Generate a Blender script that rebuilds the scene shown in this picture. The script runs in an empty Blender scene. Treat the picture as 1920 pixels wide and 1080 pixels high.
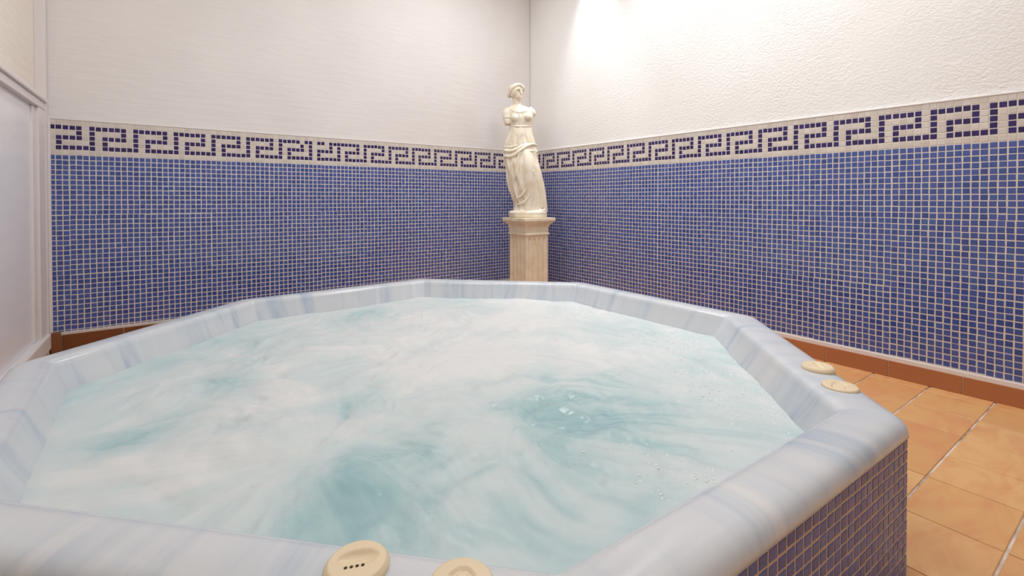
import bpy, bmesh, math, random
import numpy as np
from mathutils import Matrix, Vector

# ------------------------------------------------------------------ camera / world / light
# All plan measurements are in mosaic-tile pitches (20 cm floor tile = 7.6 pitches).
P = 0.0263                       # one mosaic pitch in metres
ZF = -46.2                       # floor level in pitches (0 = top row of the frieze)
KR = 0.028598                    # the right wall is 1.6 degrees off square
CAM = np.array([-98.8127, -128.9126, -15.1890])
FPX, YAW, PIT, PPY = 893.198, 0.616401, -0.0134346, -155.725
def T(x, y, z): return Vector((x*P, y*P, (z-ZF)*P))
scene = bpy.context.scene
col = scene.collection
FV = np.array([math.sin(YAW)*math.cos(PIT), math.cos(YAW)*math.cos(PIT), math.sin(PIT)])
RV = np.array([math.cos(YAW), -math.sin(YAW), 0.0])
UV = np.cross(RV, FV)
def px(p):
    d = np.asarray(p, float)-CAM; w = d@FV
    return np.stack([960+FPX*(d@RV)/w, 540+PPY-FPX*(d@UV)/w], -1), w

cd = bpy.data.cameras.new('camera'); cam = bpy.data.objects.new('camera', cd); col.objects.link(cam)
cd.sensor_width = 36.0; cd.lens = FPX/1920*36.0; cd.shift_y = PPY/1920; cd.clip_start = 0.02
m = Matrix((RV, UV, -FV)).transposed().to_4x4(); m.translation = T(*CAM); cam.matrix_world = m
scene.camera = cam

w = bpy.data.worlds.new('world'); scene.world = w; w.use_nodes = True
w.node_tree.nodes['Background'].inputs[0].default_value = (0.9, 0.93, 1, 1)
w.node_tree.nodes['Background'].inputs[1].default_value = 0.3

scene.view_settings.view_transform = 'Standard'; scene.view_settings.look = 'None'
scene.view_settings.gamma = 1; scene.view_settings.use_curve_mapping = False
scene.view_settings.exposure = 0.58

ZC = 60.0                        # ceiling level
def downlight(x, y, watt, size=0.10, cone=110, blend=0.8, colr=(1, 0.985, 0.975)):
    l = bpy.data.lights.new('ceiling_spot', 'SPOT'); l.energy = watt; l.color = colr
    l.spot_size = math.radians(cone); l.spot_blend = blend; l.shadow_soft_size = size
    o = bpy.data.objects.new('ceiling_spot', l); col.objects.link(o); o.location = T(x, y, ZC-0.6)
def panel(x, y, watt, size, colr=(0.97, 0.985, 1)):  # area fill added to brighten the room, no fixture behind it
    l = bpy.data.lights.new('added_fill', 'AREA'); l.energy = watt; l.color = colr
    l.shape = 'SQUARE'; l.size = size
    o = bpy.data.objects.new('added_fill', l); col.objects.link(o); o.location = T(x, y, ZC-0.6)
# row of recessed spots along the right wall (they draw the scallops), added soft fill lights over the room
for yy, ww, cone, bl in ((-29.6, 40, 60, 0.85), (-59, 34, 100, 0.95), (-90, 24, 80, 1.0), (-121, 22, 80, 1.0)):
    downlight(-4.2, yy, ww, 0.05, cone, bl)
for xx, yy, ww in ((-38, -36, 9), (-30, -88, 9), (-92, -56, 8), (-85, -125, 5), (-62, -165, 4)):
    panel(xx, yy, ww, 0.45)

# ------------------------------------------------------------------ helpers
def srgb(r, g, b):
    f = lambda c: c/12.92 if c <= 0.04045 else ((c+0.055)/1.055)**2.4
    return (f(r/255), f(g/255), f(b/255), 1)
class NT:
    def __init__(s, name):
        s.m = bpy.data.materials.new(name); s.m.use_nodes = True; s.t = s.m.node_tree
        s.b = s.t.nodes['Principled BSDF']
    def n(s, typ, **kw):
        nd = s.t.nodes.new(typ)
        for k, v in kw.items(): setattr(nd, k, v)
        return nd
    def l(s, a, b): s.t.links.new(a, b)
    def noise(s, scale, detail=3, rough=0.5, vec=None, dist=0.0):
        nd = s.n('ShaderNodeTexNoise'); nd.inputs['Scale'].default_value = scale
        nd.inputs['Detail'].default_value = detail; nd.inputs['Roughness'].default_value = rough
        nd.inputs['Distortion'].default_value = dist
        if vec is not None: s.l(vec, nd.inputs['Vector'])
        return nd.outputs['Fac']
    def ramp(s, fac, stops):
        nd = s.n('ShaderNodeValToRGB'); e = nd.color_ramp.elements
        e[0].position, e[0].color = stops[0]; e[1].position, e[1].color = stops[-1]
        for p_, c_ in stops[1:-1]:
            k = e.new(p_); k.color = c_
        s.l(fac, nd.inputs[0]); return nd.outputs[0]
    def mix(s, fac, a, b, mode='MIX'):
        nd = s.n('ShaderNodeMixRGB', blend_type=mode)
        for i, v in ((0, fac), (1, a), (2, b)):
            if hasattr(v, 'links'): s.l(v, nd.inputs[i])
            else: nd.inputs[i].default_value = v
        return nd.outputs[0]
    def math(s, op, a, b=0.0):
        nd = s.n('ShaderNodeMath', operation=op)
        for i, v in ((0, a), (1, b)):
            if hasattr(v, 'links'): s.l(v, nd.inputs[i])
            else: nd.inputs[i].default_value = v
        return nd.outputs[0]
    def obj(s, sc=(1, 1, 1), world=False, rot=(0, 0, 0)):
        o = s.n('ShaderNodeNewGeometry').outputs['Position'] if world else s.n('ShaderNodeTexCoord').outputs['Object']
        mp = s.n('ShaderNodeMapping'); mp.inputs['Scale'].default_value = sc; mp.inputs['Rotation'].default_value = rot
        s.l(o, mp.inputs['Vector']); return mp.outputs[0]
    def bump(s, h, strength, dist):
        nd = s.n('ShaderNodeBump'); nd.inputs['Strength'].default_value = strength; nd.inputs['Distance'].default_value = dist
        s.l(h, nd.inputs['Height']); s.l(nd.outputs[0], s.b.inputs['Normal'])
    def set(s, color=None, rough=None, **kw):
        for k, v in (('Base Color', color), ('Roughness', rough), *kw.items()):
            if v is None: continue
            k = k.replace('_', ' ')
            if hasattr(v, 'links'): s.l(v, s.b.inputs[k])
            else: s.b.inputs[k].default_value = v
        return s.m
    def tone(s):
        a = s.n('ShaderNodeAttribute', attribute_name='tone').outputs['Fac']
        o = s.n('ShaderNodeObjectInfo').outputs['Color']
        sep = s.n('ShaderNodeSeparateColor'); s.l(o, sep.inputs[0])
        return s.math('ADD', a, sep.outputs[0])

def tile_mat(name, stops, rough, bump=0.15, mottle=None):
    t = NT(name); tone = t.tone()
    c = t.ramp(tone, stops)
    n = t.noise(140, 2, 0.5, t.obj(world=True))
    c = t.mix(t.math('MULTIPLY', n, 0.25), c, stops[0][1])
    if mottle: c = t.mix(t.ramp(t.noise(6, 5, 0.6, t.obj((1, 2, 1), world=True), 0.8), [(0.42, (0, 0, 0, 1)), (0.7, (0.8,)*3+(1,))]), c, mottle)
    n2 = t.noise(60, 2, 0.5, t.obj(world=True)); t.bump(n2, bump, 0.004)
    return t.set(c, rough)
M = {}
M['blue'] = tile_mat('blue_glass_tile', [(0, srgb(60, 78, 145)), (0.25, srgb(66, 87, 155)), (0.55, srgb(73, 96, 163)), (0.8, srgb(80, 93, 166)), (1, srgb(78, 106, 170))], 0.16)
M['navy'] = tile_mat('navy_glass_tile', [(0, srgb(38, 24, 84)), (0.5, srgb(46, 30, 96)), (1, srgb(54, 36, 108))], 0.2)
M['cream'] = tile_mat('cream_glass_tile', [(0, srgb(206, 196, 186)), (0.5, srgb(214, 206, 197)), (1, srgb(222, 214, 206))], 0.3)
M['terra'] = tile_mat('terracotta_floor', [(0, srgb(206, 152, 98)), (0.5, srgb(215, 166, 108)), (1, srgb(223, 177, 120))], 0.42, 0.1, srgb(206, 138, 92))
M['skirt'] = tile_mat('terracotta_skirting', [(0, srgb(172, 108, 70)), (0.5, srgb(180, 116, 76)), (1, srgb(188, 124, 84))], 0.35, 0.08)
M['skirt_shade'] = tile_mat('shaded_skirting', [(0, srgb(112, 64, 34)), (0.5, srgb(122, 71, 38)), (1, srgb(140, 88, 54))], 0.35, 0.08)  # skirting copy with the shade behind the tub put into its colour
t = NT('grout'); n = t.noise(300, 2, 0.6, t.obj(world=True)); M['grout'] = t.set(t.ramp(n, [(0.3, srgb(210, 200, 190)), (0.7, srgb(230, 222, 213))]), 0.9)
t = NT('floor_grout'); n = t.noise(9, 3, 0.6, t.obj(world=True)); M['fgrout'] = t.set(t.ramp(n, [(0.35, srgb(160, 130, 105)), (0.6, srgb(212, 198, 184))]), 0.9)
def plaster(name, c0, c1, coarse):
    t = NT(name); n = t.noise(2.2, 3, 0.5, t.obj(world=True))
    c = t.ramp(n, [(0.3, c0), (0.7, c1)])
    if coarse:
        b1 = t.noise(75, 3, 0.55, t.obj((1, 0.8, 1.25), world=True), 0.6)
        b2 = t.noise(3.0, 2, 0.5, t.obj(world=True))
        sx = t.n('ShaderNodeSeparateXYZ'); t.l(t.n('ShaderNodeNewGeometry').outputs['Position'], sx.inputs[0])
        away = t.math('MULTIPLY', sx.outputs[1], -0.55)          # trowelled smooth near the corner, stippled further out
        b2 = t.math('MULTIPLY', b2, t.ramp(away, [(0.12, (0.3,)*3+(1,)), (0.85, (1, 1, 1, 1))]))
        t.bump(t.math('MULTIPLY', b1, t.ramp(b2, [(0.12, (0.15,)*3+(1,)), (0.6, (1, 1, 1, 1))])), 0.5, 0.008)
    else:
        b1 = t.noise(5, 3, 0.5, t.obj((1, 1, 6), world=True)); t.bump(b1, 0.15, 0.02)
    return t.set(c, 0.85)
M['plaster_b'] = plaster('smooth_plaster', srgb(229, 224, 222), srgb(235, 231, 228), False)
M['plaster_r'] = plaster('stippled_plaster', srgb(238, 236, 233), srgb(243, 241, 238), True)
M['plaster_l'] = plaster('cream_plaster', srgb(236, 226, 214), srgb(240, 232, 220), False)
t = NT('white_frame'); M['frame'] = t.set(srgb(232, 226, 224), 0.4)
t = NT('frosted_pane'); n = t.noise(3, 2, 0.5, t.obj((1, 1, 5), world=True)); M['pane'] = t.set(t.ramp(n, [(0.3, srgb(238, 238, 243)), (0.7, srgb(244, 243, 246))]), 0.32)
# marbled acrylic: streaks run across the rim
t = NT('marbled_acrylic')
ang = t.n('ShaderNodeAttribute', attribute_name='streak').outputs['Vector']
s1 = t.noise(2.4, 4, 0.6, ang, 0.6); s2 = t.noise(0.8, 3, 0.55, ang, 0.8)
s3 = t.noise(1.1, 2, 0.5, t.obj((1, 1, 1), world=True))
cA = t.ramp(s1, [(0.34, srgb(158, 178, 200)), (0.46, srgb(188, 199, 210)), (0.6, srgb(203, 209, 215)), (0.72, srgb(217, 217, 218))])
c = t.mix(t.ramp(s2, [(0.45, (0.12, 0.12, 0.12, 1)), (0.66, (1, 1, 1, 1))]), srgb(206, 210, 214), cA)
c = t.mix(t.math('MULTIPLY', s3, 0.35), c, srgb(212, 210, 210))
M['acrylic'] = t.set(c, 0.18)
t = NT('cream_plastic'); M['knob'] = t.set(srgb(226, 207, 174), 0.4)
t = NT('dark_hole'); M['hole'] = t.set(srgb(60, 42, 22), 0.7)
t = NT('aged_stone')
n = t.noise(14, 4, 0.6, t.obj(world=True)); n2 = t.noise(40, 3, 0.6, t.obj((1, 1, 0.12), world=True))
c = t.ramp(n, [(0.3, srgb(226, 208, 178)), (0.55, srgb(236, 224, 200)), (0.75, srgb(242, 234, 214))])
c = t.mix(t.ramp(n2, [(0.62, (0, 0, 0, 1)), (0.78, (0.55,)*3+(1,))]), c, srgb(190, 150, 105))
t.bump(t.noise(120, 3, 0.6, t.obj(world=True)), 0.2, 0.003); M['pedestal'] = t.set(c, 0.6)
t = NT('pale_stone')
n = t.noise(10, 4, 0.6, t.obj(world=True))
c = t.ramp(n, [(0.3, srgb(222, 207, 182)), (0.62, srgb(241, 233, 216))])
t.bump(t.noise(120, 3, 0.6, t.obj(world=True)), 0.12, 0.003); M['stone'] = t.set(c, 0.5)
# churned water: 'foam' says how much air is in it
t = NT('churned_water')
foam = t.n('ShaderNodeAttribute', attribute_name='foam').outputs['Fac']
c = t.ramp(foam, [(0.0, srgb(144, 180, 185)), (0.3, srgb(170, 196, 199)), (0.55, srgb(194, 208, 209)), (0.8, srgb(205, 212, 213)), (1, srgb(215, 217, 217))])
b = t.noise(55, 3, 0.6, t.obj(world=True), 1.0); t.bump(b, 0.12, 0.006)
M['water'] = t.set(c, t.ramp(foam, [(0.1, (0.16,)*3+(1,)), (0.8, (0.5,)*3+(1,))]), IOR=1.33)
t = NT('bubbles'); M['bubble'] = t.set(srgb(244, 245, 243), 0.3)

def tag(o, label=None, cat=None, group=None, kind=None):
    for k, v in (('label', label), ('category', cat), ('group', group), ('kind', kind)):
        if v: o[k] = v
    return o
def empty(name, loc):
    o = bpy.data.objects.new(name, None); col.objects.link(o); o.location = loc; o.empty_display_size = 0.1; return o
def mk(name, verts, faces, mat, parent=None, smooth=False):
    me = bpy.data.meshes.new(name); me.from_pydata([tuple(v) for v in verts], [], faces)
    me.materials.append(mat); me.update()
    if smooth: me.polygons.foreach_set('use_smooth', [True]*len(me.polygons))
    return link(name, me, parent)
def link(name, me, parent=None):
    o = bpy.data.objects.new(name, me); col.objects.link(o)
    if parent is not None:
        o.parent = parent; o.matrix_parent_inverse = Matrix.Translation(-Vector(parent.location))
    return o
BF = [(0, 3, 2, 1), (4, 5, 6, 7), (0, 1, 5, 4), (1, 2, 6, 5), (2, 3, 7, 6), (3, 0, 4, 7)]
def box(name, a, b, mat, parent=None, frame=None, bev=0.0):
    """a, b opposite corners in pitches (in an optional local frame -> world pitches)"""
    x0, x1 = sorted((a[0], b[0])); y0, y1 = sorted((a[1], b[1])); z0, z1 = sorted((a[2], b[2]))
    v = [(x0, y0, z0), (x1, y0, z0), (x1, y1, z0), (x0, y1, z0), (x0, y0, z1), (x1, y0, z1), (x1, y1, z1), (x0, y1, z1)]
    if frame: v = [frame(*q) for q in v]
    me = bpy.data.meshes.new(name); bm = bmesh.new()
    vs = [bm.verts.new(T(*q)) for q in v]
    for f in BF: bm.faces.new([vs[i] for i in f])
    bmesh.ops.recalc_face_normals(bm, faces=bm.faces)
    if bev: bmesh.ops.bevel(bm, geom=bm.edges[:], offset=bev*P, segments=2, profile=0.6, affect='EDGES')
    bm.to_mesh(me); bm.free(); me.materials.append(mat)
    return link(name, me, parent)
rng = np.random.default_rng(7); random.seed(7)

# ------------------------------------------------------------------ mosaic machinery
def unit_tile(name, su, sv, mat, th=0.04, bev=0.035):
    u, v = su/2, sv/2; d = th; e = bev
    vs = [(-u, -v, 0), (u, -v, 0), (u, v, 0), (-u, v, 0), (-u+e*.3, -v+e*.3, d*.7), (u-e*.3, -v+e*.3, d*.7), (u-e*.3, v-e*.3, d*.7), (-u+e*.3, v-e*.3, d*.7),
          (-u+e, -v+e, d), (u-e, -v+e, d), (u-e, v-e, d), (-u+e, v-e, d)]
    fs = [(0, 1, 5, 4), (1, 2, 6, 5), (2, 3, 7, 6), (3, 0, 4, 7), (4, 5, 9, 8), (5, 6, 10, 9), (6, 7, 11, 10), (7, 4, 8, 11), (8, 9, 10, 11)]
    me = bpy.data.meshes.new(name); me.from_pydata([tuple(c*P for c in q) for q in vs], [], fs); me.materials.append(mat)
    return me, np.array(vs), fs
def lay(parent, kinds, tiles, O, U, V, W, limit=300):
    """tiles: list of (kind, u, v). O origin (pitches), U V W unit axes. The `limit` largest in view of each
    kind become objects, the rest one stuff part."""
    O, U, V, W = map(lambda a: np.array(a, float), (O, U, V, W))
    R = Matrix((U, V, W)).transposed()
    for kind, (pname, sname, su, sv, mat) in kinds.items():
        tt = np.array([(a, b) for k, a, b in tiles if k == kind])
        if not len(tt): continue
        me, uv, uf = unit_tile(pname, su, sv, mat)
        n = len(tt)
        jit = rng.normal(0, 0.018, (n, 2)); tt = tt+jit
        ctr = O+tt[:, :1]*U+tt[:, 1:]*V
        tilt = rng.normal(0, 0.012, (n, 3)); tilt[:, 2] *= 0.8
        tone = rng.random(n)
        q, dep = px(ctr)
        facing = ((CAM-ctr)@W)/np.linalg.norm(CAM-ctr, axis=1)
        area = facing/np.maximum(dep, 1)**2
        vis = (dep > 5) & (q[:, 0] > -5) & (q[:, 0] < 1925) & (q[:, 1] > -5) & (q[:, 1] < 1085) & (facing > 0)
        area = np.where(vis & hidden_free(q, parent), area, -1)
        order = np.argsort(-area); pick = [i for i in order[:limit] if area[i] > 0]
        ps = set(pick)
        for i in pick:
            o = bpy.data.objects.new(pname, me); col.objects.link(o)
            rot = Matrix.Rotation(tilt[i, 0], 3, 'X') @ Matrix.Rotation(tilt[i, 1], 3, 'Y') @ Matrix.Rotation(tilt[i, 2], 3, 'Z')
            mw = (R @ rot).to_4x4(); mw.translation = T(*ctr[i])
            o.parent = parent; o.matrix_basis = mw
            o.color = (tone[i], 0, 0, 1)
        rest = [i for i in range(n) if i not in ps]
        if rest:
            rest = np.array(rest); k = len(uv)
            vv = np.repeat(uv[None], len(rest), 0).copy()
            vv[:, :, 2] += vv[:, :, 0]*tilt[rest, 1:2]+vv[:, :, 1]*tilt[rest, 0:1]
            g = ctr[rest][:, None]+vv[:, :, :1]*U+vv[:, :, 1:2]*V+vv[:, :, 2:]*W
            g = (g-np.array([0, 0, ZF]))*P
            fs = (np.array(uf)[None]+np.arange(len(rest))[:, None, None]*k).reshape(-1, 4)
            sm = bpy.data.meshes.new(sname)
            sm.from_pydata(g.reshape(-1, 3).tolist(), [], fs.tolist()); sm.materials.append(mat)
            at = sm.attributes.new('tone', 'FLOAT', 'FACE'); at.data.foreach_set('value', np.repeat(tone[rest], len(uf)))
            o = link(sname, sm, None); o.parent = parent
            o.color = (0, 0, 0, 1); o['kind'] = 'stuff'
TUBC = (-69.9, -72.9)
def hidden_free(q, parent):
    # tub rim outline in the photo hides the wall tiles below it
    if parent.name.startswith('wall'):
        xs = [-50, 45, 445, 788, 1095, 1418, 1600, 2000]; ys = [700, 672, 560, 520, 527, 590, 780, 780]
        return (q[:, 1] < np.interp(q[:, 0], xs, ys)) & (q[:, 0] > 88)
    return np.ones(len(q), bool)
KEY = ['XXXXXX.', 'X....X.', 'X.XXXX.', 'X.X....', 'X.XXXXX']
def key(colm, row, odd=None):
    if not 1 <= row <= 5: return False
    if odd and row == 1 and colm in odd: return odd[colm]
    return KEY[row-1][colm % 7] == 'X'
KINDS = {'blue': ('mosaic_tile', 'mosaic_field', 0.83, 0.83, M['blue']),
         'navy': ('key_tile', 'key_field', 0.83, 0.83, M['navy']),
         'cream': ('frieze_tile', 'frieze_field', 0.86, 0.86, M['cream'])}
def wall_tiles(c0, c1, off, nrow, odd=None, seed=1):
    r = random.Random(seed); out = []
    sheet = {}
    for c in range(c0, c1+1):
        for rw in range(0, 7+nrow):
            if rw < 7: k = 'navy' if key(c, rw, odd) else 'cream'; du = dv = 0
            else:
                k = 'blue'; s = ((c+3)//12, (rw-7)//12)
                du, dv = sheet.setdefault(s, (r.uniform(-.05, .05), r.uniform(-.05, .05)))
            out.append((k, c+off+du, -rw+dv))
    return out
# ------------------------------------------------------------------ room shell
YF = -188.0; XL = -120.5
nR = np.array([math.cos(KR), math.sin(KR), 0]); tR = np.array([math.sin(KR), -math.cos(KR), 0])
def FR(n_, t_, z_): v = nR*n_+tR*t_; return (v[0], v[1], z_)

floor = box('floor', (XL-6, 6, ZF-4), (14, YF-6, ZF-0.12), M['fgrout'])
tag(floor, 'terracotta tiled floor beside the tub', 'floor', kind='structure')
ceil = box('ceiling', (XL-6, 6, ZC), (14, YF-6, ZC+4), M['plaster_b']); tag(ceil, 'white plastered ceiling above the room', 'ceiling', kind='structure')
wb = box('wall_back', (XL-6, 6, ZF-0.12), (6, 0.2, ZC), M['plaster_b'])
tag(wb, 'smooth white wall with blue mosaic below a greek key frieze', 'wall', kind='structure')
wr = box('wall_right', (6, 0, ZF-0.12), (0.2, -YF+2, ZC), M['plaster_r'], frame=lambda a, b, c: FR(a, b if b < 0 else b, c))
tag(wr, 'brightly lit stippled white wall with blue mosaic and greek key frieze', 'wall', kind='structure')
wl = box('wall_left', (XL, 0.2, ZF-0.12), (XL-6, YF, ZC), M['plaster_l']); tag(wl, 'cream plastered wall above the white framed panel', 'wall', kind='structure')
wf = box('wall_front', (XL-6, YF, ZF-0.12), (14, YF-6, ZC), M['plaster_b']); tag(wf, 'plain white wall behind the viewer', 'wall', kind='structure')

box('grout_bed', (XL, 0.2, ZF), (0, 0.0, 0.5), M['grout'], wb)
box('grout_bed', (0.2, 0.0, ZF), (0.0, 186, 0.5), M['grout'], wr, frame=FR)
box('edge_bead', (XL, 0.2, 0.5), (0, -0.12, 0.72), M['frame'], wb, bev=0.06)
box('edge_bead', (0.2, 0.12, 0.5), (-0.12, 186, 0.74), M['frame'], wr, frame=FR, bev=0.06)
odd = {40: False, 41: True, 43: False, 46: False, 48: True}
tb = [t_ for t_ in wall_tiles(-7, 112, -112.41, 36, odd, 3) if t_[1] > -119.6 and t_[1] < -0.3]
lay(wb, KINDS, tb, (0, 0.0, 0), (1, 0, 0), (0, 0, 1), (0, -1, 0))
tr = [t_ for t_ in wall_tiles(-6, 177, 7.02, 36, None, 5)]
lay(wr, KINDS, tr, (0, 0, 0), tR, (0, 0, 1), -nR)

# floor tiles (20 cm, near rows a little wider)
xj = [8.0, 0.2, -7.8, -15.3, -22.9, -30.4, -39.6, -48.6]
while xj[-1] > XL: xj.append(xj[-1]-9.0)
yj = [-97.35+7.63*k for k in range(13, -13, -1)]
fm = {}
for i in range(len(xj)-1):
    for j in range(len(yj)-1):
        x1, x0 = xj[i], max(xj[i+1], XL); y1, y0 = yj[j], yj[j+1]
        y1 = min(y1, 0)
        x1 = min(x1, 0.0286*(-(y0+y1)/2)-0.1)
        if x1-x0 < 0.4 or y1-y0 < 0.4: continue
        cx_, cy_ = (x0+x1)/2, (y0+y1)/2
        if math.hypot(cx_-TUBC[0], cy_-TUBC[1]) < 36: continue
        kx = (round(x1-x0, 2), round(y1-y0, 2))
        if kx not in fm: fm[kx] = unit_tile('floor_tile', kx[0]-0.13, kx[1]-0.22, M['terra'], 0.14, 0.07)[0]
        o = bpy.data.objects.new('floor_tile', fm[kx]); col.objects.link(o); o.parent = floor
        o.location = T(cx_, cy_, ZF-0.13+random.uniform(-.015, .015)); o.color = (random.random(), 0, 0, 1)
        o.rotation_euler = (random.gauss(0, .0015), random.gauss(0, .0015), 0)

# skirting tiles
bb = box('baseboard_right', (0, 0.4, ZF), (-0.34, 186, -42.62), M['frame'], frame=FR, bev=0.1); tag(bb, 'brown terracotta skirting tiles below the right mosaic wall', 'baseboard', kind='structure')
k = 0; t0 = 89.78-9.6*9
while t0 < 180:
    o = box('skirting_tile', (-0.30, t0+0.06, ZF), (-0.52, t0+9.54, -43.35), M['skirt'], bb, frame=FR, bev=0.06); o.color = (random.random(), 0, 0, 1); t0 += 9.6
bb = box('baseboard_back', (-118.6, 0, ZF), (-0.5, -0.30, -41.75), M['grout'], bev=0.1); tag(bb, 'brown skirting tiles with painted-in shade behind the tub below the back mosaic wall', 'baseboard', kind='structure')
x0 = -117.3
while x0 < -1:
    o = box('skirting_tile', (x0+0.06, -0.30, ZF), (min(x0+9.54, -0.6), -0.52, -42.3), M['skirt_shade'], bb, bev=0.06); o.color = (random.random(), 0, 0, 1); x0 += 9.6
o = box('skirting_tile', (-118.7, -0.30, ZF), (-117.35, -1.3, -41.55), M['skirt_shade'], bb, bev=0.08); o.color = (0.9, 0, 0, 1)

# corner post and white framed panel on the left wall
o = box('trim_1', (XL, -1.5, ZF), (-119.0, 0.0, ZC), M['frame'], bev=0.08); tag(o, 'tall white post in the corner beside the framed panel', 'trim', kind='structure')
o = box('trim_2', (-119.0, -0.55, ZF+2.6), (-118.55, 0.0, 0.9), M['frame'], bev=0.08); tag(o, 'narrow white strip closing the edge of the mosaic', 'trim', kind='structure')
win = box('window_1', (XL, -1.5, -44.5), (XL+0.35, -75, 3.4), M['frame']); tag(win, 'white framed frosted panel on the left wall beside the tub', 'window', kind='structure')
box('jamb', (XL+0.35, -1.5, -44.5), (XL+1.35, -6.5, 1.8), M['frame'], win, bev=0.15)
box('glazing_bead', (XL+0.35, -6.5, -41.5), (XL+0.9, -8.6, 1.8), M['frame'], win, bev=0.2)
box('head_rail', (XL+0.35, -1.5, 1.8), (XL+1.45, -75, 3.2), M['frame'], win, bev=0.15)
box('cornice', (XL, -1.5, 3.2), (XL+1.9, -75, 4.0), M['frame'], win, bev=0.2)
box('sill', (XL+0.35, -1.5, -44.5), (XL+1.9, -75, -41.5), M['frame'], win, bev=0.25)
box('jamb', (XL+0.35, -71, -41.5), (XL+1.35, -75, 1.8), M['frame'], win, bev=0.15)
box('pane', (XL+0.35, -8.6, -41.5), (XL+0.55, -71, 1.8), M['pane'], win)

# ------------------------------------------------------------------ hot tub
tub = empty('hot_tub', T(*TUBC, ZF)); tag(tub, 'pale blue marbled octagonal hot tub with mosaic clad sides', 'hot tub')
ZR = -33.1
NANG = [269.1, 316.3, 361.0, 406.9, 453.4, 494.9, 541.8, 585.0]                 # outward normals: near, right, ...
DOUT = [43.0, 44.4, 43.8, 43.6, 43.0, 43.6, 43.3, 41.3]
DSC = [1.03, 1.24, 1.02, 1.0, 1.0, 1.0, 0.92, 1.03]      # rim width differs a little from side to side
def ins(k_, d): return d if d < 1 else 1+(d-1)*DSC[k_]
def corner(k_, d):      # corner between side k and k+1 after insetting every side by d
    a0, a1 = math.radians(NANG[k_]), math.radians(NANG[(k_+1) % 8])
    A = np.array([[math.cos(a0), math.sin(a0)], [math.cos(a1), math.sin(a1)]])
    return np.linalg.solve(A, np.array([DOUT[k_]-ins(k_, d), DOUT[(k_+1) % 8]-ins((k_+1) % 8, d)]))+np.array(TUBC)
NS, NC = 40, 6
def ring(d, rc):
    """closed outline inset by d with corner radius rc; also streak coordinates"""
    pts = []
    cs = [corner(k_, d) for k_ in range(8)]
    da = [math.radians((NANG[(k_+1) % 8]-NANG[k_]) % 360) for k_ in range(8)]
    tls = [rc*math.tan(q_/2) for q_ in da]
    for k_ in range(8):
        a = math.radians(NANG[k_]); tg = np.array([-math.sin(a), math.cos(a)]); nn = np.array([math.cos(a), math.sin(a)])
        p0 = cs[(k_-1) % 8]+tg*tls[k_-1]; p1 = cs[k_]-tg*tls[k_]
        for i in range(NS): pts.append(p0+(p1-p0)*i/NS)
        cc = p1-nn*rc
        for i in range(NC):
            b = a+da[k_]*i/NC; pts.append(cc+rc*np.array([math.cos(b), math.sin(b)]))
    return np.array(pts)
prof = [(0.12, -34.72, 1.4), (0.0, -34.6, 1.4), (0.03, -34.2, 1.5), (0.14, -33.85, 1.7), (0.36, -33.54, 2.0), (0.7, -33.3, 2.2), (1.2, -33.16, 2.4), (1.75, -33.09, 2.2),
        (2.4, -33.06, 1.9), (3.2, -33.08, 1.5), (3.6, -33.14, 1.2), (3.9, -33.28, 1.0), (4.15, -33.55, 0.9), (4.3, -33.95, 0.8), (4.6, -34.6, 0.8), (5.3, -36.0, 0.8), (6.3, -38, 0.9),
        (6.5, -41, 1.5), (9, -44, 2), (14, -45.2, 3), (14, -45.6, 3), (1.0, -45.6, 3), (1.0, -34.9, 2.0)]
rings = [ring(d, rc) for d, z, rc in prof]; n = len(rings[0])
vs, st = [], []
perim = np.concatenate([[0], np.cumsum(np.linalg.norm(np.diff(rings[0], axis=0), axis=1))])
arc = 0; last = prof[0]
for (d, z, rc), r_ in zip(prof, rings):
    arc += math.hypot(d-last[0], z-last[1]); last = (d, z)
    for i in range(n):
        vs.append(T(r_[i, 0], r_[i, 1], z)); st.append((perim[i]*0.16, arc*0.022, 0.0))
m_ = len(prof); fs = []
for j in range(m_):
    for i in range(n):
        fs.append((j*n+i, j*n+(i+1) % n, ((j+1) % m_)*n+(i+1) % n, ((j+1) % m_)*n+i))
shell = mk('shell', vs, fs, M['acrylic'], tub, True)
at = shell.data.attributes.new('streak', 'FLOAT_VECTOR', 'POINT'); at.data.foreach_set('vector', np.array(st).ravel())
bm = bmesh.new(); bm.from_mesh(shell.data); bmesh.ops.recalc_face_normals(bm, faces=bm.faces); bm.to_mesh(shell.data); bm.free()
# solid backing under the mosaic
rr = ring(0.2, 0.6); nn_ = len(rr)
vs = [T(a, b, ZF) for a, b in rr]+[T(a, b, -34.7) for a, b in rr]
fs = [(i, (i+1) % nn_, nn_+(i+1) % nn_, nn_+i) for i in range(nn_)]
t = NT('brown_grout'); M['bgrout'] = t.set(srgb(206, 178, 148), 0.9)
apron = mk('apron', vs, fs, M['bgrout'], tub)
for k_ in range(8):
    a = math.radians(NANG[k_]); W = (math.cos(a), math.sin(a), 0); U = (-math.sin(a), math.cos(a), 0)
    p0, p1 = corner((k_-1) % 8, 0.2), corner(k_, 0.2); L = np.linalg.norm(p1-p0); nc = int(L/1.02); pu = L/nc
    tl = [('blue', (i+.5)*pu, -34.75-0.955*(j+.5)) for i in range(nc) for j in range(12)]
    KT = {'blue': ('mosaic_tile', 'mosaic_field', pu*.83, 0.955*.80, M['blue'])}
    lay(apron, KT, tl, (p0[0], p0[1], 0), U, (0, 0, 1), W, 300 if k_ == 0 else (60 if k_ == 1 else 0))
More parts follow.
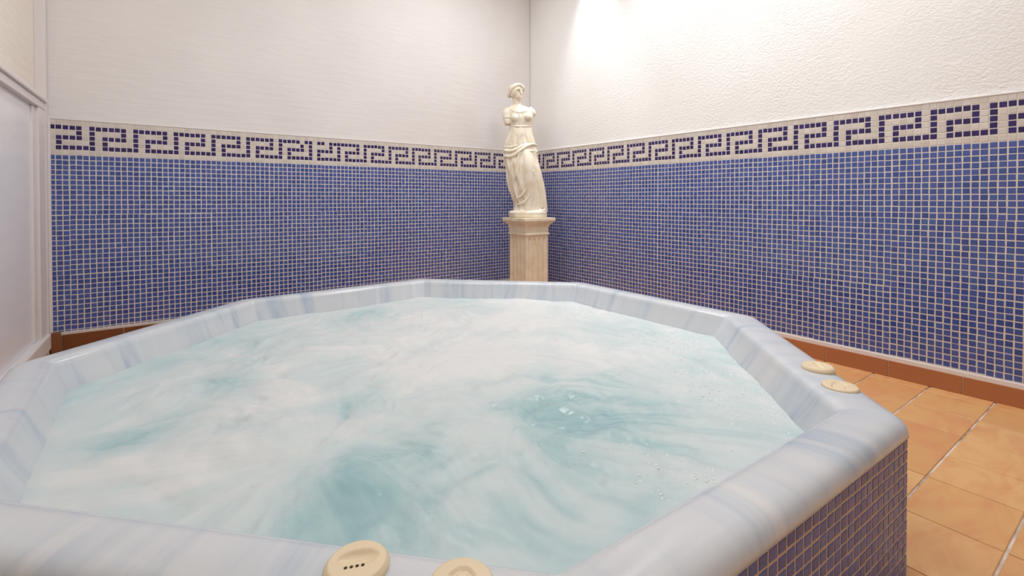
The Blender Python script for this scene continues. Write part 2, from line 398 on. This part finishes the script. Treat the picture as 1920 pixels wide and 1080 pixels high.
# controls on the rim
def disc(name, x, y, z, R, hfun, parent, rot=0.0, mat=None, nr=22, na=56, skirt=0.0):
    vs, fs = [(0, 0, hfun(0, 0))], []
    for i in range(1, nr+1):
        r_ = R*i/nr
        for j in range(na):
            b = 2*math.pi*j/na; vs.append((r_*math.cos(b), r_*math.sin(b), hfun(r_*math.cos(b), r_*math.sin(b))))
    for j in range(na): fs.append((0, 1+j, 1+(j+1) % na))
    for i in range(nr-1):
        for j in range(na): fs.append((1+i*na+j, 1+(i+1)*na+j, 1+(i+1)*na+(j+1) % na, 1+i*na+(j+1) % na))
    b0 = len(vs)
    for j in range(na):
        b = 2*math.pi*j/na; vs.append((R*.97*math.cos(b), R*.97*math.sin(b), -0.05))
    for j in range(na): fs.append((1+(nr-1)*na+j, b0+j, b0+(j+1) % na, 1+(nr-1)*na+(j+1) % na))
    c_, s_ = math.cos(rot), math.sin(rot)
    vs = [T(x+c_*a-s_*b, y+s_*a+c_*b, z+h) for a, b, h in vs]
    return mk(name, vs, fs, mat or M['knob'], parent, True)
def sm(e0, e1, v): v = min(1, max(0, (v-e0)/(e1-e0))); return v*v*(3-2*v)
RK = 1.54
def h_knob(a, b):
    r_ = math.hypot(a, b)/RK
    h = 0.48-0.24*sm(0.84, 1.0, r_)**1.4-0.02*r_
    e = (a/(0.66*RK))**2+((b-0.10*RK)/(0.36*RK))**2        # finger scoop, steep on one side
    if e < 1: h -= 0.32*(1-e)**0.6*(0.55+0.45*sm(-0.1, 0.3, b/RK))
    return h
def h_cap(a, b):
    r_ = math.hypot(a, b)/RK
    h = 0.20+0.10*(1-r_**2)-0.2*sm(0.93, 1.0, r_)
    e = max(abs(a)-0.0, 0)/(0.36*RK); yy = b/RK
    rs = math.hypot(a/(0.40*RK), max(yy-0.05, 0)/0.42, ) if yy > 0.05 else abs(a)/(0.40*RK)
    if rs < 1 and yy > -0.75:
        inner = math.hypot(a/(0.27*RK), max(yy+0.02, 0)/0.30) if yy > -0.02 else abs(a)/(0.27*RK)
        h -= 0.16 if inner > 1 else 0.07
    return h
DG = math.radians(NANG[7]); RG = math.radians(NANG[1])
kn = disc('control_knob', -91.75, -106.0, ZR, RK, h_knob, tub, DG+math.pi/2+0.42); kn['label'] = 'cream round knob with four dots on the near rim'
for i in range(4):
    a = DG+math.pi/2+0.42; u = (i-1.9)*0.26; v = -0.42
    x_, y_ = -91.75+math.cos(a)*u-math.sin(a)*v, -106.0+math.sin(a)*u+math.cos(a)*v
    o = disc('index_dot', x_, y_, ZR+0.48, 0.085, lambda a_, b_: 0.01, kn, 0, M['hole'], 2, 12)
disc('air_cap', -88.1, -109.72, ZR, RK, h_cap, tub, DG+math.pi/2+0.1)
disc('control_knob', -43.9, -106.9, ZR, RK, h_knob, tub, RG-math.pi/2)
disc('air_cap', -47.4, -110.2, ZR, RK, h_cap, tub, -1.22)

# ------------------------------------------------------------------ water
def vnoise(seed, n=256):
    g = np.random.default_rng(seed).random((n, n))
    def f(x, y):
        xi, yi = np.floor(x).astype(int), np.floor(y).astype(int); fx, fy = x-xi, y-yi
        fx, fy = fx*fx*(3-2*fx), fy*fy*(3-2*fy)
        a, b, c_, d = g[xi % n, yi % n], g[(xi+1) % n, yi % n], g[xi % n, (yi+1) % n], g[(xi+1) % n, (yi+1) % n]
        return (a*(1-fx)+b*fx)*(1-fy)+(c_*(1-fx)+d*fx)*fy
    return f
def fbm(seed, x, y, oc=4):
    f = vnoise(seed); s = 0; a = 0.5
    for o in range(oc): s = s+a*(f(x*2**o+17*o, y*2**o+31*o)-0.5); a *= .5
    return s*2
G = 460; ext = 45.0
gx, gy = np.meshgrid(np.linspace(-ext, ext, G), np.linspace(-ext, ext, G), indexing='ij')
# flow: outward from the jets plus slow swirls
fx = 0.6*fbm(11, gx*.07, gy*.07, 3); fy = 0.6*fbm(12, gx*.07, gy*.07, 3)
JETS = [(-20.7, -14, 9, 1.5), (31, 23.7, 7, 1), (-30, 15, 7, 1), (30, -12, 7, 1), (-2, -21, 7, .9), (-3, 11, 9, 1.2), (5, -5, 10, .8)]
for jx, jy, jr, js in JETS:
    dx, dy = gx-jx, gy-jy; r2 = dx*dx+dy*dy; wgt = js*np.exp(-r2/(2*(jr*1.3)**2))/np.sqrt(r2+1); fx += dx*wgt; fy += dy*wgt
sp = np.sqrt(fx*fx+fy*fy)+1e-4; fx, fy = fx/sp, fy/sp
def bil(A, x, y):
    u = np.clip((x+ext)/(2*ext)*(G-1), 0, G-1.001); v = np.clip((y+ext)/(2*ext)*(G-1), 0, G-1.001)
    i, j = u.astype(int), v.astype(int); a, b = u-i, v-j
    return A[i, j]*(1-a)*(1-b)+A[i+1, j]*a*(1-b)+A[i, j+1]*(1-a)*b+A[i+1, j+1]*a*b
src = np.random.default_rng(5).random((G, G)); src = src*.6+.4*(0.5+fbm(21, gx*.9, gy*.9, 3))
lic = np.zeros((G, G)); cnt = 0
for sgn in (1, -1):
    x, y = gx.copy(), gy.copy()
    for s in range(26):
        lic += bil(src, x, y); cnt += 1
        vx, vy = bil(fx, x, y), bil(fy, x, y); x = x+sgn*.22*vx; y = y+sgn*.22*vy
lic = lic/cnt; lic = (lic-lic.mean())/lic.std()
FOAM = [(-2.6, 10.9, 11, .30), (-21, 24, 7, .12), (-30, 12, 6, .12), (-29, -11, 7, .30), (21.7, -9.4, 8, .16), (-10, -21.4, 4, .18), (22, 12, 12, .30), (-18, -2, 5, .22), (-36, 4, 5, .15), (0, 0, 7, .2), (31, 24, 5, .3),
        (-21.5, -19.5, 4.0, -.34), (-15, -6.5, 3.2, -.28), (-20, -24, 3.6, -.32), (-13.8, -27, 4.5, -.24), (-2, -21, 5, -.30), (3, -27, 5, -.2), (12, -25, 6, -.12), (-29, 17, 4, -.3), (-33, -2, 2.8, -.32), (-21, 6, 3.5, -.25), (28, -14, 6, -.12), (-39, 14, 3, -.3), (35, -18, 5, -.12), (-24, 29, 5, -.25)]
foam = np.full((G, G), 0.62)
wx = gx+5*fbm(41, gx*.11, gy*.11, 3); wy = gy+5*fbm(42, gx*.11, gy*.11, 3)
for a, b, r_, s in FOAM: foam += s*np.exp(-((wx-a)**2+(wy-b)**2)/(2*r_*r_))
big = fbm(31, wx*.16, wy*.16, 4)
foam += 0.42*big+0.06*lic+0.16*fbm(33, wx*.5, wy*.5, 3)*np.clip(big+.6, 0, 1)
foam = np.clip(foam, 0, 1)
hgt = 0.9*fbm(51, gx*.13, gy*.13, 3)+0.35*fbm(52, wx*.4, wy*.4, 3)+0.05*lic
for a, b, r_, s in ((-20.7, -14, 6, .5), (31, 23.7, 3, .8), (-2.6, 10.9, 7, .4)): hgt += s*np.exp(-((gx-a)**2+(gy-b)**2)/(2*r_*r_))
hgt *= np.clip((41-np.hypot(gx, gy))/8, 0.25, 1)
ZW = -36.45
NR_, NA = 190, 640
edge = ring(4.85, 0.8)-np.array(TUBC)
ea = np.unwrap(np.arctan2(edge[:, 1], edge[:, 0])); er = np.hypot(edge[:, 0], edge[:, 1])
o_ = np.argsort(ea); ea, er = ea[o_], er[o_]
th = np.linspace(0, 2*math.pi, NA, endpoint=False)
ext_a = np.concatenate([ea-2*math.pi, ea, ea+2*math.pi]); ext_r = np.tile(er, 3); o_ = np.argsort(ext_a)
R_ = np.interp(th, ext_a[o_], ext_r[o_])
rad = ((np.arange(1, NR_+1)/NR_)**0.85)[:, None]*R_[None]
X, Y = rad*np.cos(th), rad*np.sin(th)
H = bil(hgt, X, Y); Fm = bil(foam, X, Y)
X = np.concatenate([[0], X.ravel()]); Y = np.concatenate([[0], Y.ravel()])
H = np.concatenate([[H[0].mean()], H.ravel()]); Fm = np.concatenate([[Fm[0].mean()], Fm.ravel()])
vs = np.stack([(X+TUBC[0])*P, (Y+TUBC[1])*P, (ZW+H-ZF)*P], 1)
fs = [(0, 1+j, 1+(j+1) % NA) for j in range(NA)]
I = np.arange(NR_-1)[:, None]*NA+1; J = np.arange(NA)[None]; J2 = (J+1) % NA
fs += np.stack([I+J, I+NA+J, I+NA+J2, I+J2], -1).reshape(-1, 4).tolist()
water = mk('bubbling_water', vs, fs, M['water'], None, True)
at = water.data.attributes.new('foam', 'FLOAT', 'POINT'); at.data.foreach_set('value', Fm)
tag(water, 'churning foamy turquoise water filling the octagonal tub', 'water', kind='stuff')
# spray of bubbles where the jets break the surface
ico = bmesh.new(); bmesh.ops.create_icosphere(ico, subdivisions=1, radius=1); iv = np.array([v.co[:] for v in ico.verts]); it = [tuple(v.index for v in f.verts) for f in ico.faces]; ico.free()
rb = np.random.default_rng(9); bv, bfc = [], []
for a, b, r_, n_ in ((31, 23.5, 3.0, 240), (33, 8, 4.0, 380), (33, -12, 5.5, 600), (20, -30, 6, 420), (25, -24, 6, 300), (3, -34, 4, 120), (-12, 36, 5, 120)):
    for q_ in range(n_):
        x_, y_ = a+rb.normal(0, r_*.6), b+rb.normal(0, r_*.8)
        if any((x_*math.cos(math.radians(NANG[k_]))+y_*math.sin(math.radians(NANG[k_]))) > DOUT[k_]-4.9 for k_ in range(8)): continue
        s_ = rb.uniform(.04, .10); h_ = float(bil(hgt, np.array([x_]), np.array([y_]))[0])
        el = np.array([s_*rb.uniform(1, 2.8), s_, s_*.4]); an = rb.uniform(0, 3.14)
        v_ = iv*el; v_ = np.stack([v_[:, 0]*math.cos(an)-v_[:, 1]*math.sin(an), v_[:, 0]*math.sin(an)+v_[:, 1]*math.cos(an), v_[:, 2]], 1)
        k0 = len(bv)
        bv += [tuple(T(TUBC[0]+x_+q0, TUBC[1]+y_+q1, ZW+h_+q2)) for q0, q1, q2 in v_]; bfc += [tuple(i+k0 for i in f) for f in it]
o = mk('bubbles', bv, bfc, M['bubble'], water, True); o['kind'] = 'stuff'

# ------------------------------------------------------------------ pedestal and statue
PC = np.array([-13.95, -17.6]); ZT = -20.75
ped = empty('pedestal', T(PC[0], PC[1], ZF)); tag(ped, 'fluted cream stone pedestal in the mosaic corner under the statue', 'pedestal')
def sq_loft(name, prof_, parent, mat):
    vs, fs = [], []
    for h_, z_ in prof_:
        for a, b in ((-1, -1), (1, -1), (1, 1), (-1, 1)): vs.append(T(PC[0]+a*h_, PC[1]+b*h_, z_))
    for j in range(len(prof_)-1):
        for i in range(4): fs.append((j*4+i, j*4+(i+1) % 4, j*4+4+(i+1) % 4, j*4+4+i))
    fs.append((3, 2, 1, 0)); k_ = (len(prof_)-1)*4; fs.append((k_, k_+1, k_+2, k_+3))
    return mk(name, vs, fs, mat, parent)
HS = 4.0; ZS1, ZS0 = ZT-5.0, -41.0
sq_loft('capital', [(HS, ZS1), (4.32, ZS1+.05), (4.38, ZS1+.3), (4.3, ZS1+.55), (4.1, ZS1+.7), (4.12, ZS1+.95), (4.1, ZS1+1.5), (4.18, ZS1+2.2), (4.4, ZS1+2.8), (4.78, ZS1+3.3), (5.25, ZS1+3.7), (5.3, ZS1+3.95), (5.5, ZS1+4.05), (5.58, ZS1+4.2), (5.58, ZT-.1), (5.5, ZT)], ped, M['pedestal'])
sq_loft('base', [(5.3, ZF), (5.3, ZF+1.6), (5.1, ZF+1.8), (4.9, ZF+2.6), (4.5, ZF+3.4), (4.35, ZF+4.2), (4.4, ZF+4.5), (4.35, ZS0-.2), (HS, ZS0)], ped, M['pedestal'])
# fluted shaft: one outline with grooves that run out at both ends
sect = []; NFL, GN = 4, 8
for k_ in range(4):
    ds = []; edge_ = 0.45; step = (2*HS-2*edge_)/NFL
    ds.append((-HS, 0))
    for f_ in range(NFL):
        u0 = -HS+edge_+f_*step+step*.14; u1 = -HS+edge_+(f_+1)*step-step*.14
        for g_ in range(GN+1):
            q_ = g_/GN; ds.append((u0+(u1-u0)*q_, math.sqrt(max(0, 1-(2*q_-1)**2))))
    sect.append(ds)
def shaft_ring(z_, dep):
    out = []
    for k_ in range(4):
        a = k_*math.pi/2
        for u, g_ in sect[k_]:
            x_, y_ = u, -HS+g_*dep
            out.append(T(PC[0]+x_*math.cos(a)-y_*math.sin(a), PC[1]+x_*math.sin(a)+y_*math.cos(a), z_))
    return out
zz = [(ZS0, 0), (ZS0+.7, 0), (ZS0+.85, .26), (ZS0+1.3, .42), (ZS1-1.3, .42), (ZS1-.8, .26), (ZS1-.6, 0), (ZS1, 0)]
vs = []; 
for z_, d_ in zz: vs += shaft_ring(z_, d_)
n = len(vs)//len(zz); fs = [(j*n+i, j*n+(i+1) % n, j*n+n+(i+1) % n, j*n+n+i) for j in range(len(zz)-1) for i in range(n)]
mk('fluted_shaft', vs, fs, M['pedestal'], ped)

# statue: drawn on a sheet in photo pixels, stood on the pedestal at its own depth
sdep = (np.array([PC[0], PC[1], ZT])-CAM)@FV; SC = sdep/FPX           # pitches per pixel at the statue
SX0 = px((PC[0], PC[1], ZT))[0][0]; SY0 = px((PC[0], PC[1], ZT))[0][1]
RH = RV; BH = np.array([-math.sin(YAW), -math.cos(YAW), 0])           # right in view, towards the room
def S(x_, y_, d_):      # x,y as measured in the photo (y=407.6 is the pedestal top), d_ px towards the room
    v = np.array([PC[0], PC[1], ZT])+RH*(x_-SX0)*SC+BH*(d_)*SC; return T(v[0], v[1], ZT+(407.6-y_)*SC)
statue = empty('statue', T(PC[0], PC[1], ZT)); tag(statue, 'cream stone statue of a draped woman with broken arms on the pedestal', 'statue')
def cub(ys, vals, y_): # smooth interpolation
    k_ = np.searchsorted(ys, y_)-1; k_ = int(np.clip(k_, 0, len(ys)-2)); t_ = (y_-ys[k_])/(ys[k_+1]-ys[k_])
    g = np.gradient(np.array(vals, float), np.array(ys, float)); h = ys[k_+1]-ys[k_]
    return ((2*t_**3-3*t_**2+1)*vals[k_]+(t_**3-2*t_**2+t_)*h*g[k_]+(-2*t_**3+3*t_**2)*vals[k_+1]+(t_**3-t_**2)*h*g[k_+1])
class Soup:
    def __init__(s): s.v, s.f = [], []
    def loft(s, secs, rows, na=72, mod=None):
        ys = [q[0] for q in secs]; cols_ = list(zip(*secs)); k0 = len(s.v)
        for r_ in range(rows+1):
            y_ = ys[0]+(ys[-1]-ys[0])*r_/rows
            xl, xr, df, db, dc = [cub(ys, cols_[i], y_) for i in range(1, 6)]
            for j in range(na):
                a = 2*math.pi*j/na; cx_, sy = math.cos(a), math.sin(a)
                rr_ = 1+(mod(a, y_) if mod else 0)
                d_ = dc+(df if sy > 0 else db)*sy*rr_
                s.v.append(S((xl+xr)/2+(xr-xl)/2*cx_*rr_, y_, d_))
        for r_ in range(rows):
            for j in range(na): s.f.append((k0+r_*na+j, k0+r_*na+(j+1) % na, k0+(r_+1)*na+(j+1) % na, k0+(r_+1)*na+j))
        s.f.append(tuple(k0+j for j in range(na))[::-1]); s.f.append(tuple(k0+rows*na+j for j in range(na)))
    def ell(s, x_, y_, d_, rx, ry, rd, rot=0.0, tilt=0.0, n=24):
        k0 = len(s.v)
        for i in range(n+1):
            b = math.pi*i/n
            for j in range(n*2):
                a = math.pi*j/n
                ex, ey, ed = rx*math.sin(b)*math.cos(a), ry*math.cos(b), rd*math.sin(b)*math.sin(a)
                ex, ed = ex*math.cos(rot)+ed*math.sin(rot), -ex*math.sin(rot)+ed*math.cos(rot)
                ex, ey = ex*math.cos(tilt)-ey*math.sin(tilt), ex*math.sin(tilt)+ey*math.cos(tilt)
                s.v.append(S(x_+ex, y_+ey, d_+ed))
        w_ = n*2
        for i in range(n):
            for j in range(w_): s.f.append((k0+i*w_+j, k0+(i+1)*w_+j, k0+(i+1)*w_+(j+1) % w_, k0+i*w_+(j+1) % w_))
    def tube(s, pts, rads, na=12, sub=8):
        pts = np.array(pts, float); P2, R2 = [], []
        for i in range(len(pts)-1):
            p0, p1, p2, p3 = pts[max(i-1, 0)], pts[i], pts[i+1], pts[min(i+2, len(pts)-1)]
            for k_ in range(sub):
                t_ = k_/sub; P2.append(.5*((2*p1)+(-p0+p2)*t_+(2*p0-5*p1+4*p2-p3)*t_*t_+(-p0+3*p1-3*p2+p3)*t_**3)); R2.append(rads[i]*(1-t_)+rads[i+1]*t_)
        P2.append(pts[-1]); R2.append(rads[-1]); k0 = len(s.v); P2 = np.array(P2)
        for i, q in enumerate(P2):
            tg = P2[min(i+1, len(P2)-1)]-P2[max(i-1, 0)]; tg /= np.linalg.norm(tg)+1e-9
            up = np.array([0, 0, 1.0]) if abs(tg[2]) < .9 else np.array([1.0, 0, 0]); b1 = np.cross(tg, up); b1 /= np.linalg.norm(b1); b2 = np.cross(tg, b1)
            for j in range(na):
                a = 2*math.pi*j/na; w_ = q+R2[i]*(math.cos(a)*b1+math.sin(a)*b2); s.v.append(S(*w_))
        for i in range(len(P2)-1):
            for j in range(na): s.f.append((k0+i*na+j, k0+i*na+(j+1) % na, k0+(i+1)*na+(j+1) % na, k0+(i+1)*na+j))
        s.f.append(tuple(k0+j for j in range(na))[::-1]); s.f.append(tuple(k0+(len(P2)-1)*na+j for j in range(na)))
    def build(s, name, mat, parent, vox, smooth_it=3):
        me = bpy.data.meshes.new('tmp'); me.from_pydata([tuple(v) for v in s.v], [], s.f)
        bm = bmesh.new(); bm.from_mesh(me); bmesh.ops.recalc_face_normals(bm, faces=bm.faces); bm.to_mesh(me); bm.free()
        o = bpy.data.objects.new('tmp', me); col.objects.link(o)
        r_ = o.modifiers.new('r', 'REMESH'); r_.mode = 'VOXEL'; r_.voxel_size = vox
        q = o.modifiers.new('s', 'SMOOTH'); q.iterations = smooth_it; q.factor = 0.5
        dg = bpy.context.evaluated_depsgraph_get(); dg.update(); nm = bpy.data.meshes.new_from_object(o.evaluated_get(dg))
        bpy.data.objects.remove(o); nm.name = name; nm.materials.clear(); nm.materials.append(mat)
        nm.polygons.foreach_set('use_smooth', [True]*len(nm.polygons))
        return link(name, nm, parent)
# --- figure
fg = Soup()
fg.loft([(198, 960, 980, 7, 8, 0), (203, 952, 992, 9, 9, 0), (208, 949, 999, 11, 10, 0), (215, 951, 1000, 13, 11, 0), (224, 955, 999, 14, 11, 0), (234, 956.5, 997, 12.5, 11, 0),
         (245, 956.5, 996, 12, 10.5, 0.5), (256, 953, 998, 13, 12, 1), (268, 948, 1002, 15, 14, 1), (280, 946, 1004, 16, 15, 1), (300, 948, 1006, 15, 15, 1)], 60)
fg.ell(965.5, 223, 9.5, 7.6, 7.4, 7.5); fg.ell(988.5, 221.5, 10, 8, 7.6, 7.8)
fg.ell(976, 256, 7, 15, 16, 9)                                        # belly
fg.tube([(952, 206, 1), (950, 216, 2), (951.5, 229, 4), (953, 235, 5)], [6.2, 7.2, 6.8, 5.2])       # upper arm, broken off
fg.tube([(993, 206, 0), (998, 211, 1), (999.5, 218, 0)], [6.5, 5.6, 4.2])
fg.tube([(970, 204, -1), (969.5, 196, 0), (968, 186, 1)], [9.5, 7.4, 7.2])
HD = 0.62                                                              # head turned to the right
fg.ell(967, 173, 1, 11, 14.2, 13, HD); fg.ell(971.3, 181, 4.6, 7.6, 9.8, 8, HD); fg.ell(973.4, 188, 6.5, 3.9, 3.6, 3.9)
fg.tube([(975.6, 171, 12.2), (977.2, 176, 13.4), (978.0, 179.6, 13.9)], [1.5, 1.9, 2.2])             # nose
fg.ell(975.3, 184.3, 10.6, 3.2, 1.1, 2.2, HD); fg.ell(975.0, 186.3, 10.2, 2.8, 1.1, 2.2, HD)         # lips
fg.tube([(968.5, 171.2, 13), (975, 169.8, 13.2), (980.3, 171.2, 9.5)], [1.3, 1.6, 1.2])              # brow
fg.ell(959.2, 179, 5.5, 1.7, 3.8, 2.6, 0.3)                                                          # ear
# hair in waves, parted in the middle and tied behind
fg.ell(964.8, 169, -2.5, 11.4, 11.2, 13, HD); fg.ell(955.8, 176.5, -5, 5.4, 6.6, 6)
fg.tube([(978, 162.6, 8), (972, 161.8, 11), (964, 166, 11), (958, 174, 6), (954, 181, -3)], [2.3, 2.8, 3.0, 3.0, 2.4])
fg.tube([(978, 162.6, 8), (981.5, 167, 6), (981, 174, 2)], [2.3, 2.6, 2.0])
fg.tube([(974, 160, 5), (966, 161, 7), (959, 167, 3), (954, 175, -4)], [2.3, 2.6, 2.6, 2.4])
fo = fg.build('figure', M['stone'], statue, 0.0030, 2)
# --- belted tunic over the torso
tu = Soup()
TS = [(203.5, 954, 990, 9.6, 9.6, 0), (208, 951, 999, 12, 11, 0), (215, 952, 1001, 14.2, 12, 0), (224, 955, 1000.3, 15.2, 12, 0), (234, 955.8, 998.2, 13.8, 12, 0),
      (239, 955.8, 997, 12.6, 11.4, 0.3), (245, 955.3, 997.6, 13.4, 11.6, 0.5), (256, 951.8, 999.4, 14.6, 13, 1), (268, 947, 1003.2, 16.2, 15, 1), (284, 945.6, 1005.5, 16.8, 16, 1)]
def tfold(a, y_):
    t_ = min(1, max(0, (y_-206)/10))
    return t_*(0.030*math.sin(19*a+.03*(y_-230))+0.018*math.sin(31*a-.05*(y_-220)))*(0.4+0.6*min(1, max(0, (y_-232)/14)))
tu.loft(TS, 70, 120, tfold)
tu.ell(966, 223, 9.6, 8.0, 8.0, 8.0); tu.ell(988.5, 222, 10, 8.4, 8.2, 8.2)
def tfront(x_, y_):
    ys = [q[0] for q in TS]; xl, xr, df, db, dc = [cub(ys, list(zip(*TS))[i], y_) for i in range(1, 6)]
    u = (x_-(xl+xr)/2)/((xr-xl)/2); return dc+df*math.sqrt(max(0.02, 1-u*u))
for pts_, rd_ in (([(956, 237.5), (966, 238.6), (977, 239), (988, 238.5), (997, 237)], [1.5, 1.7, 1.8, 1.7, 1.5]),
                  ([(959, 207), (966, 211.5), (975, 213), (984, 211), (990, 206)], [1.2, 1.5, 1.6, 1.5, 1.2]),
                  ([(964, 232), (966, 222), (963, 211)], [.8, 1.3, .9]), ([(981, 233), (985, 224), (988, 210)], [.8, 1.3, .9]), ([(973, 233), (975, 223), (974, 215)], [1.0, 1.6, .9]),
                  ([(976, 241), (974, 256), (972, 272)], [1.2, 1.7, 1.5]), ([(985, 241), (988, 256), (991, 270)], [1.0, 1.6, 1.4]), ([(965, 241), (961, 256), (957, 274)], [1.0, 1.6, 1.4])):
    tu.tube([(a, b, tfront(a, b)-.2) for a, b in pts_], rd_)
tu.tube([(954, 205, 0), (950.6, 213, 1.6), (951.3, 224, 3)], [6.4, 8.2, 8.2]); tu.tube([(991, 205.5, 0), (997.6, 211, 1), (999.4, 216, 0.5)], [6.8, 6.4, 5.6])
to = tu.build('tunic', M['stone'], statue, 0.0030, 2); to['label'] = 'belted tunic with fine folds'
# eye hollows, mouth line
me = fo.data; co = np.empty(len(me.vertices)*3, np.float32); me.vertices.foreach_get('co', co); co = co.reshape(-1, 3)
for ex, ey, ed, rr_, dp in ((971.8, 174.0, 12.4, 1.9, 1.5), (979.6, 174.2, 10.2, 1.6, 1.3), (975.6, 185.3, 12.6, 1.5, .5), (978, 182, 14, 1.4, .4)):
    c_ = np.array(S(ex, ey, ed)); d2 = ((co-c_)**2).sum(1); co -= (np.exp(-d2/(2*(rr_*SC*P)**2))*dp*SC*P)[:, None]*(BH*0.9+RH*0.4)
me.vertices.foreach_set('co', co.ravel()); me.update()
# --- drapery
dr = Soup()
DS = [(273, 947, 1005, 15.5, 15, 1), (282, 944.5, 1007, 17, 16, 1), (296, 945, 1008, 17.5, 16, 1.5), (306, 947.5, 1009, 18.5, 16, 2), (317, 950, 1012, 20, 16, 2), (330, 952, 1015.5, 20.5, 16, 2), (345, 954.5, 1019, 19.5, 16, 1.5),
      (361, 958.5, 1022, 18.5, 16, 1), (372, 962.5, 1023.5, 18, 16, 1), (385, 967.5, 1025, 18, 16, 1), (397, 965, 1026, 19, 16, 1)]
def folds(a, y_):
    t_ = min(1, max(0, (y_-285)/25))
    left = max(0, -math.cos(a)+0.25); right = max(0, math.cos(a)-0.55)
    return t_*(0.085*left*math.sin(13*a+(y_-300)*0.035)+0.045*left*math.sin(23*a-(y_-300)*.05)+0.09*right*math.sin(15*a+1.0-(y_-300)*.01))
dr.loft(DS, 90, 120, folds)
def front(x_, y_):
    ys = [q[0] for q in DS]; xl, xr, df, db, dc = [cub(ys, list(zip(*DS))[i], y_) for i in range(1, 6)]
    u = (x_-(xl+xr)/2)/((xr-xl)/2); return dc+df*math.sqrt(max(0.02, 1-u*u))
def ridge(pts, rads, lift=0.0): dr.tube([(a, b, front(a, b)+lift) for a, b in pts], rads)
ridge([(945.5, 293), (955, 295), (966, 291), (975, 284), (987, 276), (998, 272), (1005, 273)], [2.2, 3.4, 3.8, 3.4, 3.2, 3.0, 2.2])
ridge([(946, 283), (957, 285), (968, 282), (980, 275), (992, 270.5)], [2.4, 3.2, 3.0, 2.6, 1.6])
ridge([(946, 276), (958, 277.5), (972, 273.5)], [2.0, 2.6, 1.4])
ridge([(979, 290), (992, 285), (1007, 285)], [1.4, 2.3, 2.2]); ridge([(975, 288), (969, 305), (966, 325), (963, 345), (966, 368)], [2.2, 2.6, 2.4, 2.4, 1.6])
ridge([(981, 293), (976, 312), (974, 335), (975, 352), (969, 380)], [2.2, 2.8, 2.6, 2.6, 1.6]); ridge([(961, 297), (958, 318), (957, 340), (961, 362)], [1.6, 2.2, 2.0, 1.6])
ridge([(953, 298), (955, 320), (959, 350)], [1.4, 2.0, 1.4])
dr.tube([(984, 285, 8), (988, 300, 12), (990, 318, 14), (992, 345, 12), (992, 370, 10), (990, 394, 9)], [11, 12.5, 13, 12.5, 12, 12], 24)                  # thigh, knee and shin under the cloth
ridge([(968.5, 383), (980, 380), (989, 371), (994, 357)], [2.0, 2.4, 2.2, 1.2], 2.2); ridge([(966, 373), (976, 368), (985, 357), (990, 343)], [1.8, 2.2, 2.0, 1.0], 1.5)
ridge([(979, 304), (988, 301), (998, 304), (1004, 316), (1008, 340), (1013, 365), (1016, 390)], [1.2, 1.6, 1.9, 2.4, 2.6, 2.6, 2.4], 0.5)
ridge([(1007, 300), (1012, 325), (1018, 350), (1021, 375), (1023, 394)], [1.4, 2.2, 2.4, 2.4, 2.2]); ridge([(996, 318), (1000, 323), (1002, 330)], [.8, 1.6, .8], 4)
dr.ell(978, 396, 13, 9, 3.6, 8, 0.2); dr.ell(1003, 396, 12, 10, 4.0, 9)                                                      # hem over the feet
do = dr.build('drapery', M['stone'], statue, 0.0030, 2); do['label'] = 'cloth wrapped round the hips in folds'
pl = Soup(); pl.loft([(394.5, 958, 1023, 21, 20, 0), (396, 955.5, 1024.5, 23, 22, 0), (402, 954.5, 1025, 23.5, 22, 0), (406, 955.5, 1024.5, 23, 22, 0), (407.55, 957, 1023.5, 22, 21, 0)], 14, 90,
   lambda a, y_: 0.10*abs(math.sin(2*a))**1.5+0.012*math.sin(7*a+.2*y_))
pl.ell(1012, 395, 6, 12, 7, 13)
pl.build('plinth', M['stone'], statue, 0.0035, 2)
